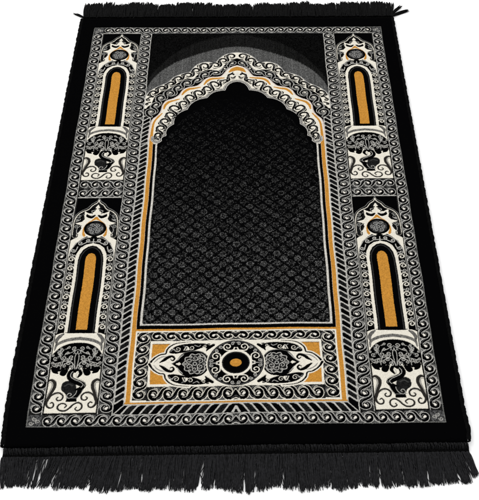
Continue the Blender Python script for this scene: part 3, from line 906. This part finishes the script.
# near fringe: long loose twisted threads, grouped in tassels
near = link("fringe", heading("fringe", -49, fringe_mat), rug, label="long loose dark grey fringe along the near end")
NT = 92
tu = np.linspace(-342, 341, NT)
end_noise = np.interp(tu, np.linspace(-346, 346, 26), rng.uniform(-4.5, 4.5, 26))+rng.uniform(-2.5, 2.5, NT)
for i, u0 in enumerate(tu):
    # lean: splays out at both ends, drifts left in the left third
    lean = np.interp(u0, [-346, -300, -240, -120, 0, 150, 270, 315, 346], [.10, -.12, -.24, -.10, -.04, .03, .06, .12, .26])
    thin = np.interp(u0, [-346, -330, -305, -285, -262, -230, 346], [1, 1, .5, .36, .6, 1, 1])
    if rng.random() < .16: thin *= .72
    paths, rad = [], []
    base_len = np.interp(u0, [-346, -320, -280, 0, 250, 320, 346], [44, 48, 52, 56, 56, 50, 36]) + end_noise[i]
    nst = int(32*thin*rng.uniform(.8, 1.15))
    clump = rng.normal(0, .065); pinch = rng.uniform(-.1, .3); tip = rng.uniform(.15, .65)
    for k in range(nst):
        a = lean+clump+rng.normal(0, .06)
        if rng.random() < .06: a += rng.normal(0, .26 if abs(u0) < 330 else .08)
        o0 = rng.uniform(-4.6, 4.6)
        us0 = u0+o0
        L = base_len*rng.uniform(.86, 1.04)
        s = np.linspace(0, 1, 9)
        ph = rng.uniform(0, math.tau); fr = rng.uniform(1.0, 3.0); am = rng.uniform(.3, 2.2)
        uc = us0+math.sin(a)*L*s + am*np.sin(s*fr*math.pi+ph)*s - o0*.42*np.exp(-s*9) + pinch*o0*np.sin(s*math.pi) - tip*o0*s*s
        vc = -49.5-math.cos(a)*L*s + .3*np.sin(s*9+ph)*s
        layer = rng.random()
        z = 2.4*(1-s)**2 + .6 + 3.6*layer*np.clip(1.15-s*.75, .2, 1) + .5*np.sin(s*7+ph)
        X, Y = place(uc, vc)
        paths.append(np.stack([X, Y, FLOOR_Z+np.maximum(z, .45)*MM], axis=1))
        rad.append(np.interp(s, [0, .8, 1], [.70, .64, .42])*MM)
    Vv, Q = tubes(paths, rad, 4)
    link("tassel", np_mesh("tassel", Vv, Q, fringe_mat), near)

# far fringe: short thick twisted tassels
far = link("fringe", heading("fringe", 1078, back_mat), rug, label="short tufted black fringe along the far end")
NT = 84
tu = np.linspace(-340, 339, NT)
len_noise = np.interp(tu, np.linspace(-346, 346, 40), rng.uniform(-7, 7, 40))
def far_tassel(u0, lean, L, nst=26, spread=5.6, bend=0.0, rr=1.25):
    paths, rad = [], []
    for k in range(nst):
        a = lean+rng.normal(0, .055)
        us0 = u0+rng.uniform(-spread, spread)
        Lk = L*rng.uniform(.84, 1.03)
        s = np.linspace(0, 1, 8)
        ph = rng.uniform(0, math.tau); am = rng.uniform(.3, 1.6)
        uc = us0+math.sin(a)*Lk*s + bend*s*s + am*np.sin(s*5+ph)*s
        vc = 1077+math.cos(a)*Lk*s
        z = 1.0+5.0*rng.random()*np.clip(1.3-s, .4, 1)+.5*np.sin(s*8+ph)
        X, Y = place(uc, vc)
        paths.append(np.stack([X, Y, FLOOR_Z+z*MM], axis=1))
        rad.append(np.interp(s, [0, .8, 1], [rr, rr*.95, rr*.6])*MM)
    Vv, Q = tubes(paths, rad, 5)
    link("tassel", np_mesh("tassel", Vv, Q, back_mat), far)
for i, u0 in enumerate(tu):
    lean = rng.normal(0, .13)+np.interp(u0, [-346, -320, 320, 346], [-.1, 0, .05, .35])
    far_tassel(u0, lean*.6, 58+len_noise[i]+rng.uniform(-3, 3))
far_tassel(-343, -.70, 30, 9, 1.6, -7, .9)
far_tassel(342, .85, 44, 12, 2.5, 10, .9)
far_tassel(341, .42, 50, 12, 2.5, 8, .9)

# ---- backing under the pile
def box_mesh(name, x0, x1, y0, y1, z0, z1, material):
    a = [place(x0, y0), place(x1, y0), place(x1, y1), place(x0, y1)]
    V = [(x, y, z0) for x, y in a]+[(x, y, z1) for x, y in a]
    Q = [(0, 3, 2, 1), (4, 5, 6, 7), (0, 1, 5, 4), (1, 2, 6, 5), (2, 3, 7, 6), (3, 0, 4, 7)]
    return np_mesh(name, V, Q, material, smooth=False)
link("backing", box_mesh("backing", -341, 341, -36, 1066, FLOOR_Z+.0003, FLOOR_Z+.0018, edge_mat), rug)

# ------------------------------------------------------------------ floor
floor_mat = mat("white_floor", (0.93, 0.93, 0.93), .9, .1, yarn_nodes(3, (0.925, .925, .925), (0.94, .94, .94)))
S = 8.0
fm = np_mesh("floor", [(-S, -S, FLOOR_Z), (S, -S, FLOOR_Z), (S, S, FLOOR_Z), (-S, S, FLOOR_Z)], [(0, 1, 2, 3)], floor_mat, smooth=False)
link("floor", fm, kind="structure", label="seamless plain white studio floor")
